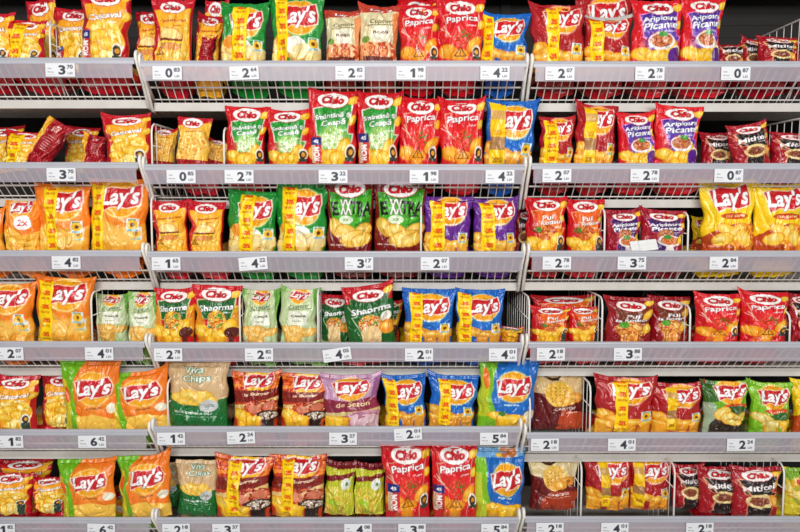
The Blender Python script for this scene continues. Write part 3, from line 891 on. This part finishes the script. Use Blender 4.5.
bag(1,'L','cascaval',3,45,130,5,1.3,strip=(.12,.52,0,3,0)); bag(1,'L','redside',36,64,122,32,1); bag(1,'L','cascaval',-10,26,126,-6,3.2); bag(1,'L','cascaval',64,98,126,4,3.2)
bag(1,'L','redside',82,110,133,10,1); bag(1,'L','cascaval',103,153,112,-3)
bag(1,'M','rings',152,176,125,5,1); bag(1,'M','rings',176,211,117,4); bag(1,'M','rings',207,230,138,12,1)
bag(1,'M','onion',224,269,106,1); bag(1,'M','onion',266,311,107,1); bag(1,'M','onion',306,358,87,1,0,rom=(.10,.68,.30)); bag(1,'M','onion',355,402,89,1,0,rom=(.04,.62,.28))
bag(1,'M','paprica',397,441,95,2); bag(1,'M','paprica',438,486,95,0); bag(1,'M','laysblue',483,537,97,3,0,strip=(.10,.40,-.04,'patchy',.02))
bag(1,'R','laysred',538,575,115,0,0,strip=(.10,.46,0,4,.04)); bag(1,'R','laysred',574,618,101,3,0,strip=(.18,.46,0,'patchy',.02),ears=(.026,.0)); bag(1,'R','wings',616,656,110,0); bag(1,'R','wings',652,701,104,2,0,ears=(.014,.004))
bag(1,'R','mititei',700,733,130,3,1); bag(1,'R','mititei',727,769,122,-9); bag(1,'R','mititei',768,814,131,3,.5)

bag(2,'L','laysorange',-24,6,205,0,0); bag(2,'L','laysorange2',4,43,199,2); bag(2,'L','laysorange',35,93,183,1,0,strip=(.20,.46,0,5,.0)); bag(2,'L','laysorange',87,151,177,2,0,strip=(.05,.29,0,5,-.0))
bag(2,'M','burger',152,190,199,-2); bag(2,'M','burger',187,226,200,1); bag(2,'M','laysgreen',226,280,189,3,0,strip=(.26,.55,0,5,.02)); bag(2,'M','laysgreen',274,330,183,2,0,strip=(.14,.41,0,5,.0))
bag(2,'M','extra',324,375,180,0); bag(2,'M','extra',372,427,180,1); bag(2,'M','layspurple',421,473,196,0,0,strip=(.14,.44,0,4,.02)); bag(2,'M','layspurple',471,521,196,0,0,strip=(.16,.46,0,4,.02))
bag(2,'M','mititei',514,534,207,5,1.2)
bag(2,'R','rotisor',524,567,196,0); bag(2,'R','rotisor',565,605,198,0); bag(2,'R','wingsdark',604,642,207,0); bag(2,'R','wingsdark',639,687,208,3)
bag(2,'R','laysyellow',690,712,214,0,1.6); bag(2,'R','laysyellow',699,757,179,0); bag(2,'R','laysyellow',752,808,181,1)

bag(3,'L','laysorange',-22,39,281,1,0,strip=(.16,.42,0,5,.02)); bag(3,'L','laysorange',34,96,275,3,0,strip=(.08,.34,0,5,.0)); bag(3,'L','cuptor',95,131,292,1,.7); bag(3,'L','cuptor',126,159,292,0)
bag(3,'M','shaorma',152,197,286,1); bag(3,'M','shaorma',192,244,285,2); bag(3,'M','cuptor',241,281,288,2); bag(3,'M','cuptor',278,319,286,2)
bag(3,'M','shaormadark',318,354,293,2,1); bag(3,'M','shaormadark',342,396,283,-6,0,ears=(.004,.018)); bag(3,'M','shaorma',376,402,297,3,1.2)
bag(3,'M','laysblue',400,456,288,1,0,strip=(.13,.38,0,5,.02)); bag(3,'M','laysblue',454,505,288,1,0,strip=(.04,.31,0,5,.02)); bag(3,'M','shaorma',498,524,326,8,.6)
bag(3,'R','rotisor',530,598,293,0,2.2); bag(3,'R','rotisor',528,571,305,0,.4); bag(3,'R','rotisor',567,600,305,-2,.6)
bag(3,'R','rotisorbrown',603,656,296,3); bag(3,'R','rotisorbrown',648,692,296,2,.6); bag(3,'R','paprica',692,741,292,0,0,ears=(.016,.002)); bag(3,'R','paprica',738,790,290,1,0,ears=(.02,.0)); bag(3,'R','mititei',788,816,290,0,1)

bag(4,'L','cascaval',-6,41,373,2); bag(4,'L','cascaval',40,82,369,2,.8); bag(4,'L','familyorange',60,124,359,1,0,ears=(.004,.012)); bag(4,'L','familyorange',106,173,368,-4,0,ears=(.0,.034))
bag(4,'M','viva',164,232,361,1); bag(4,'M','grill',230,281,370,1); bag(4,'M','grill',279,329,374,3); bag(4,'M','sezon',319,383,371,-1)
bag(4,'M','laysblue',381,428,373,-2,0,strip=(.05,.34,-.02,4,.02)); bag(4,'M','laysblue',426,480,373,3,0,strip=(.20,.44,0,4,.0)); bag(4,'M','family',475,538,358,3,0,ears=(.012,.002))
bag(4,'R','chicksdark',528,589,372,0,.88); bag(4,'R','laysred',591,658,374,2,0,strip=(.30,.52,0,4,.0)); bag(4,'R','laysred',648,704,380,0,.2,strip=(.26,.44,0,'patchy',.02)); bag(4,'R','layslimedark',699,751,379,1); bag(4,'R','layslime',746,793,380,1); bag(4,'R','laysyellow',790,835,379,0,.3)

bag(5,'L','cascaval',-4,56,458,0,2.0); bag(5,'L','cascaval',-10,36,473,2,.4); bag(5,'L','cascaval',32,70,474,1,.6); bag(5,'L','familyorange',56,119,459,-1,0,ears=(.0,.012)); bag(5,'L','familyorange',114,174,451,-3,0,ears=(.0,.040)); bag(5,'L','family',74,112,456,6,1.8)
bag(5,'M','viva',158,182,462,6,1.2); bag(5,'M','viva',174,224,455,2,.3); bag(5,'M','grill',212,275,455,1,0,strip=(.24,.47,0,5,.0)); bag(5,'M','grill',268,328,455,2,0,strip=(.22,.44,0,5,.0))
bag(5,'M','sticks',323,358,457,3,.3); bag(5,'M','sticks',353,387,462,1,.4); bag(5,'M','paprica',380,434,443,-1,0,rom=(.06,.60,.32)); bag(5,'M','paprica',430,480,443,-1,0,rom=(.02,.62,.26)); bag(5,'M','familybox',471,528,447,0)
bag(5,'R','chicks',526,581,451,0,.88); bag(5,'R','laysred',582,635,452,0,.88,strip=(.29,.48,0,'patchy',.02)); bag(5,'R','laysred',628,672,452,0,.89,strip=(.06,.30,0,'patchy',.02))
bag(5,'R','mititei',670,706,462,1,1); bag(5,'R','mititei',696,742,467,2,.4); bag(5,'R','mititei',727,781,466,-1); bag(5,'R','citrus',780,832,461,0,.4)

ORD = ['first', 'second', 'third', 'fourth', 'fifth', 'sixth', 'seventh', 'eighth', 'ninth', 'tenth', 'eleventh', 'twelfth', 'thirteenth', 'fourteenth', 'fifteenth']
NUM = ['', 'one', 'two', 'three', 'four', 'five', 'six', 'seven', 'eight']
HID = .030
groups = {}
for r_ in B:
    d = D[r_['kind']]['desc']
    if r_.get('strip'): d += ' with yellow strip'
    elif r_.get('rom'): d += ' with chocolate tag'
    elif r_['layer'] >= .9: d += ' set further back'
    r_['d'] = d
    groups.setdefault((r_['row'], r_['bay'], d), []).append(r_)
for (row, bay, d), rs in groups.items():
    rs.sort(key=lambda q: q['xl'] + q['xr'])
    for i, q in enumerate(rs):
        if len(rs) == 1: w = ''
        elif len(rs) == 2: w = (' left one', ' right one')[i] + ' of two'
        else: w = f' {ORD[i]} of {NUM[len(rs)]} from left'
        q['label'] = f"{d}{',' if w else ''}{w}, {ROWS[row]} shelf, {BAYS[bay][0]} bay"

NAMES = {'burger': 'snack_bag', 'rings': 'snack_bag', 'chicks': 'snack_bag', 'chicksdark': 'snack_bag', 'sticks': 'potato_stick_bag', 'citrus': 'snack_bag'}
def assemble(name, meshes, loc, rot, label, cat, group):
    root = empty(name, loc, rot)
    tag(root, label, cat, group)
    me_p, me_s, extra = meshes
    link('pouch', me_p, M_FILM, root); link('top_seal', me_s, M_FILM, root)
    for n, me in extra: link(n, me, M_STRIP, root)
    return root

for i, q in enumerate(B):
    bay, row = q['bay'], q['row']
    zr = zrail(bay, row)
    zlip = (zrail(bay, row - 1) - FH - LIPH) if row > 0 else 9
    T0 = .072
    yc = YF + .030 + T0 / 2 + q['layer'] * .075
    xc = at((q['xl'] + q['xr']) / 2, q['yt'] + 25, yc).x
    W = at(q['xr'], 250, yc).x - at(q['xl'], 250, yc).x
    zt = at((q['xl'] + q['xr']) / 2, q['yt'], yc).z
    zb = zr - HID
    if q['layer'] >= .25: zt = min(zt, zlip + (.011 if q['layer'] >= .8 else -.006))
    H = zt - zb
    hid = HID + .008
    T = min(T0, W * .52) if q['layer'] < .25 else min(.075, W * .55)
    a = math.radians(q['roll'])
    ca = max(math.cos(a), .8)
    H = (H - abs(math.sin(a)) * W * .35) / ca
    me = make_bag(q['kind'], W * .985, H, T, hid, 100 + i * 7, q.get('strip'), q.get('rom'), True, .0, 1.35, q.get('sealcol'), ears=q.get('ears'))
    rx = random.uniform(-1.5, .5) if q['layer'] < .25 else random.uniform(-4, -1)
    x = xc - math.sin(a) * (H + hid) * .5
    zbase = zb + abs(math.sin(a)) * W * .42
    rot = (math.radians(rx), a, math.radians(random.uniform(-3, 3)))
    rot = (rot[0], rot[1], rot[2])
    assemble(NAMES.get(q['kind'], 'crisp_bag'), me, (x, yc, zbase), rot, q['label'], 'crisp bag' if q['kind'] not in NAMES else 'snack bag',
             f"bags facing out on the {ROWS[row]} shelf, {BAYS[bay][0]} bay")
    q['W'] = W; q['x'] = xc

# a bag lies in the basket under each of the standing ones
protos = {}
for row in range(6):
    for bay in 'LMR':
        rs = sorted([q for q in B if q['row'] == row and q['bay'] == bay and q['layer'] < (.95 if row < 4 else .8)], key=lambda q: q['x'])
        x0, x1 = bayx(bay)
        zs = zrail(bay, row) - FH
        for i, q in enumerate(rs):
            lo = max(x0 + .008, (rs[i - 1]['x'] + q['x']) / 2 if i else q['x'] - q['W'] / 2)
            hi = min(x1 - .008, (rs[i + 1]['x'] + q['x']) / 2 if i + 1 < len(rs) else q['x'] + q['W'] / 2)
            W = (hi - lo) * 1.10
            if W < .04: continue
            st = q.get('strip'); kind = q['kind']
            key = (kind, bool(st))
            if key not in protos:
                if st: st = (st[0], st[1], 0, 5, .0)
                protos[key] = make_bag(kind, .17, .21, .092, .0, 900 + len(protos) * 3, st, None, False, 0, 1.5, None, .80)
            root = assemble(NAMES.get(kind, 'crisp_bag'), protos[key] if False else (protos[key][0], protos[key][1], protos[key][2]),
                            ((lo + hi) / 2, -.016, zs + .054), (math.radians(-72 + random.uniform(-2, 2)), 0, math.radians(random.uniform(-2, 2))),
                            f"{D[kind]['colour']} bag lying behind the wires, {ORD[i]} from left, {ROWS[row]} shelf, {BAYS[bay][0]} bay",
                            'crisp bag' if kind not in NAMES else 'snack bag', f"bags lying in the {ROWS[row]} basket, {BAYS[bay][0]} bay")
            root.scale = (W / .17, 1, 1)

# ------------------------------------------------------------------ price cards
def card_img(big, small):
    c = Canvas((228, 230, 234), 168, 76)
    if big == '1': c.poly([(.47, .34), (.56, .17), (.64, .17), (.64, .84), (.55, .84), (.55, .36), (.49, .46)], (44, 48, 62))
    else: c.text(big, .56, .50, .235, .31, (44, 48, 62), 0, 0, .03)
    c.text(small, .83, .27, .20, .13, (60, 64, 78), 0, 0, .02)
    c.text('LEI', .83, .74, .16, .07, (90, 94, 106), 0, 0, .01)
    c.text('chips', .14, .40, .13, .04, (130, 132, 142)); c.text('90 g buc', .18, .66, .21, .05, (140, 142, 152)); c.rect(.06, .84, .34, .87, (170, 172, 180))
    return c.done()
TAGS = [('L',0,60,'3','70'),('M',0,167,'0','83'),('M',0,244,'2','64'),('M',0,350,'2','82'),('M',0,411,'1','98'),('M',0,495,'4','22'),('R',0,560,'2','07'),('R',0,650,'2','78'),('R',0,736,'0','87'),
 ('L',1,61,'3','70'),('M',1,181,'0','85'),('M',1,239,'2','78'),('M',1,333,'3','22'),('M',1,424,'1','98'),('M',1,500,'4','22'),('R',1,557,'2','07'),('R',1,645,'2','78'),('R',1,729,'0','87'),
 ('L',2,66,'4','82'),('M',2,166,'1','65'),('M',2,253,'4','22'),('M',2,359,'3','17'),('M',2,435,'2','07'),('R',2,557,'2','78'),('R',2,632,'3','75'),('R',2,724,'2','84'),
 ('L',3,9,'2','07'),('L',3,99,'4','01'),('M',3,168,'2','78'),('M',3,259,'2','82'),('M',3,337,'4','05'),('M',3,419,'2','01'),('M',3,503,'4','01'),('R',3,551,'2','18'),('R',3,628,'3','88'),
 ('L',4,9,'1','82'),('L',4,92,'6','42'),('M',4,171,'1','42'),('M',4,241,'2','24'),('M',4,343,'3','27'),('M',4,408,'2','01'),('M',4,494,'5','84'),('R',4,545,'2','18'),('R',4,622,'4','01'),('R',4,741,'2','24'),
 ('L',5,1,'1','82'),('L',5,101,'6','42'),('M',5,176,'2','18'),('M',5,226,'3','37'),('M',5,358,'4','08'),('M',5,412,'3','88'),('M',5,495,'5','84'),('R',5,550,'2','18'),('R',5,615,'4','01'),('R',5,700,'2','18')]
TILT = {('M',2,253): -4, ('M',3,337): -8, ('M',4,408): -4, ('M',0,244): -2, ('M',4,241): -2, ('L',5,101): 2}
LIFT = {('M',4,408): .016, ('M',4,241): .004}
seen = {}
for t in TAGS: seen.setdefault((t[0], t[1], t[3], t[4]), []).append(t[2])
for bay, row, px, bg, sm in TAGS:
    zr = zrail(bay, row); w, h = .098, .0445
    x = at(px, RAIL[bay][row] + 12, YF - .012).x; z = zr - .0425 + LIFT.get((bay, row, px), 0)
    gx, gz = np.meshgrid(np.linspace(-w / 2, w / 2, 84), np.linspace(-h / 2, h / 2, 38))
    fr = np.stack([gx, 0 * gx + .0006 * np.sin(gx * 40), gz], -1)
    cols = bil(card_img(bg, sm), (gx / w + .5), (.5 - gz / h))
    o = link('price_card', grid_mesh('price_card', *sheet(fr, .0012, cols)), M_CARD)
    o.location = (x, YF - .0095 - .0018, z); o.rotation_euler = (0, -math.radians(-TILT.get((bay, row, px), 0)), 0)
    s_ = seen[(bay, row, bg, sm)]
    w_ = '' if len(s_) == 1 else (', left one' if px == min(s_) else ', right one')
    tag(o, f'white price card reading {bg}.{sm}{w_}, on the {ROWS[row]} shelf strip, {BAYS[bay][0]} bay', 'price card', 'price cards on the shelf strips')

# loose white card lying against the dark purple bags
gx, gz = np.meshgrid(np.linspace(-.046, .046, 20), np.linspace(-.02, .02, 12))
c = Canvas((236, 238, 236), 100, 44)
for i in range(4): c.rect(.05, .15 + .2 * i, .95, .19 + .2 * i, (190, 194, 196))
c.rect(.3, 0, .33, 1, (200, 204, 206)); c.rect(.64, 0, .67, 1, (200, 204, 206))
o = link('paper_card', grid_mesh('paper_card', *sheet(np.stack([gx, 0 * gx, gz], -1), .001, bil(c.done(), gx / .092 + .5, .5 - gz / .04))), M_CARD)
p = at(644, 246, YF + .022)
o.location = (p.x, YF + .022, p.z + .002); o.rotation_euler = (math.radians(-28), math.radians(-6), 0)
tag(o, 'loose white printed card leaning on the dark purple chicken wings bags', 'card')

# ------------------------------------------------------------------ wire dividers between the products
DIV = [('L',0,50,24),('M',1,152,124),('M',2,152,196),('R',2,604.5,209),('R',2,688,213),('L',3,92,292),('M',3,240,293),('M',3,318,290),('R',3,529,297),('R',3,602,297),('R',3,690,306),('R',3,790,312),
       ('M',4,168,380),('R',4,590,383),('R',4,530,396),('R',5,581,462),('R',5,674,464),('R',5,783,464),('R',0,806,18),('R',1,806,118),('M',1,224,128),('M',2,421,206)]
divs = {}
for d in DIV: divs.setdefault((d[0], d[1]), []).append(d[2])
for bay, row, px, ytop in DIV:
    zr = zrail(bay, row); zs = zr - FH
    zt = at(px, ytop, YF + .05).z - zs
    x = at(px, RAIL[bay][row] - 20, YF + .03).x
    o_ = MB(); y0, y1 = YF + .026, .40
    yb0 = .012
    pts = [(0, yb0, .004), (0, YF * .35 + .02, FH * .45), (0, y0, FH - .02), (0, y0 + .004, zt - .03), (0, y0 + .012, zt - .010), (0, y0 + .03, zt), (0, y1 - .03, zt), (0, y1, zt - .03), (0, y1, .004)]
    o_.tube(pts, .0034, 8)
    for k in range(1, 10):
        y = y0 + (y1 - y0) * k / 10
        o_.tube([(0, y, .004 if y > .02 else FH - .04), (0, y, zt - .001)], .0014, 6)
    o_.tube([(0, y0 + .004, zt * .72), (0, y1, zt * .72)], .0018, 6)
    o = o_.build('wire_divider', M_WIRE, None, True)
    o.location = (x, 0, zs)
    L = sorted(divs[(bay, row)]); k = L.index(px)
    w_ = 'the only one' if len(L) == 1 else f'{ORD[k]} from left'
    tag(o, f'white bent wire divider between bags, {w_} on the {ROWS[row]} shelf, {BAYS[bay][0]} bay', 'divider', 'wire dividers between the bags')

# ------------------------------------------------------------------ floor and light
m = MB(); m.box(-4, 4, -5, .6, -.05, 0); o = m.build('floor', M_FLOOR); o['kind'] = 'structure'

def area(name, loc, sx, sy, power, rot, color=(1, 1, 1)):
    l = bpy.data.lights.new(name, 'AREA'); l.shape = 'RECTANGLE'; l.size = sx; l.size_y = sy; l.energy = power; l.color = color
    o = bpy.data.objects.new(name, l); COL.objects.link(o); o.location = loc; o.rotation_euler = rot
    return o
area('ceiling_or_fill_lamp', (0, -1.75, 3.1), 5.0, .22, 48, (math.radians(28), 0, 0), (1, .97, .93))
area('ceiling_or_fill_lamp', (0, -3.6, 2.9), 5.0, .25, 250, (math.radians(55), 0, 0), (1, .98, .95))
area('ceiling_or_fill_lamp', (0, -6.2, 2.9), 6.0, .3, 640, (math.radians(74), 0, 0), (1, .98, .96))  # added low-angle fill, brightens the wires and basket bags from the front
w = bpy.data.worlds.new('shop_light'); SC.world = w; w.use_nodes = True
bgn = w.node_tree.nodes['Background']; bgn.inputs[0].default_value = (.95, .97, 1, 1); bgn.inputs[1].default_value = .28

SC.view_settings.view_transform = 'Standard'
SC.view_settings.look = 'None'
SC.view_settings.gamma = 1
SC.view_settings.use_curve_mapping = False
SC.view_settings.exposure = -1.63
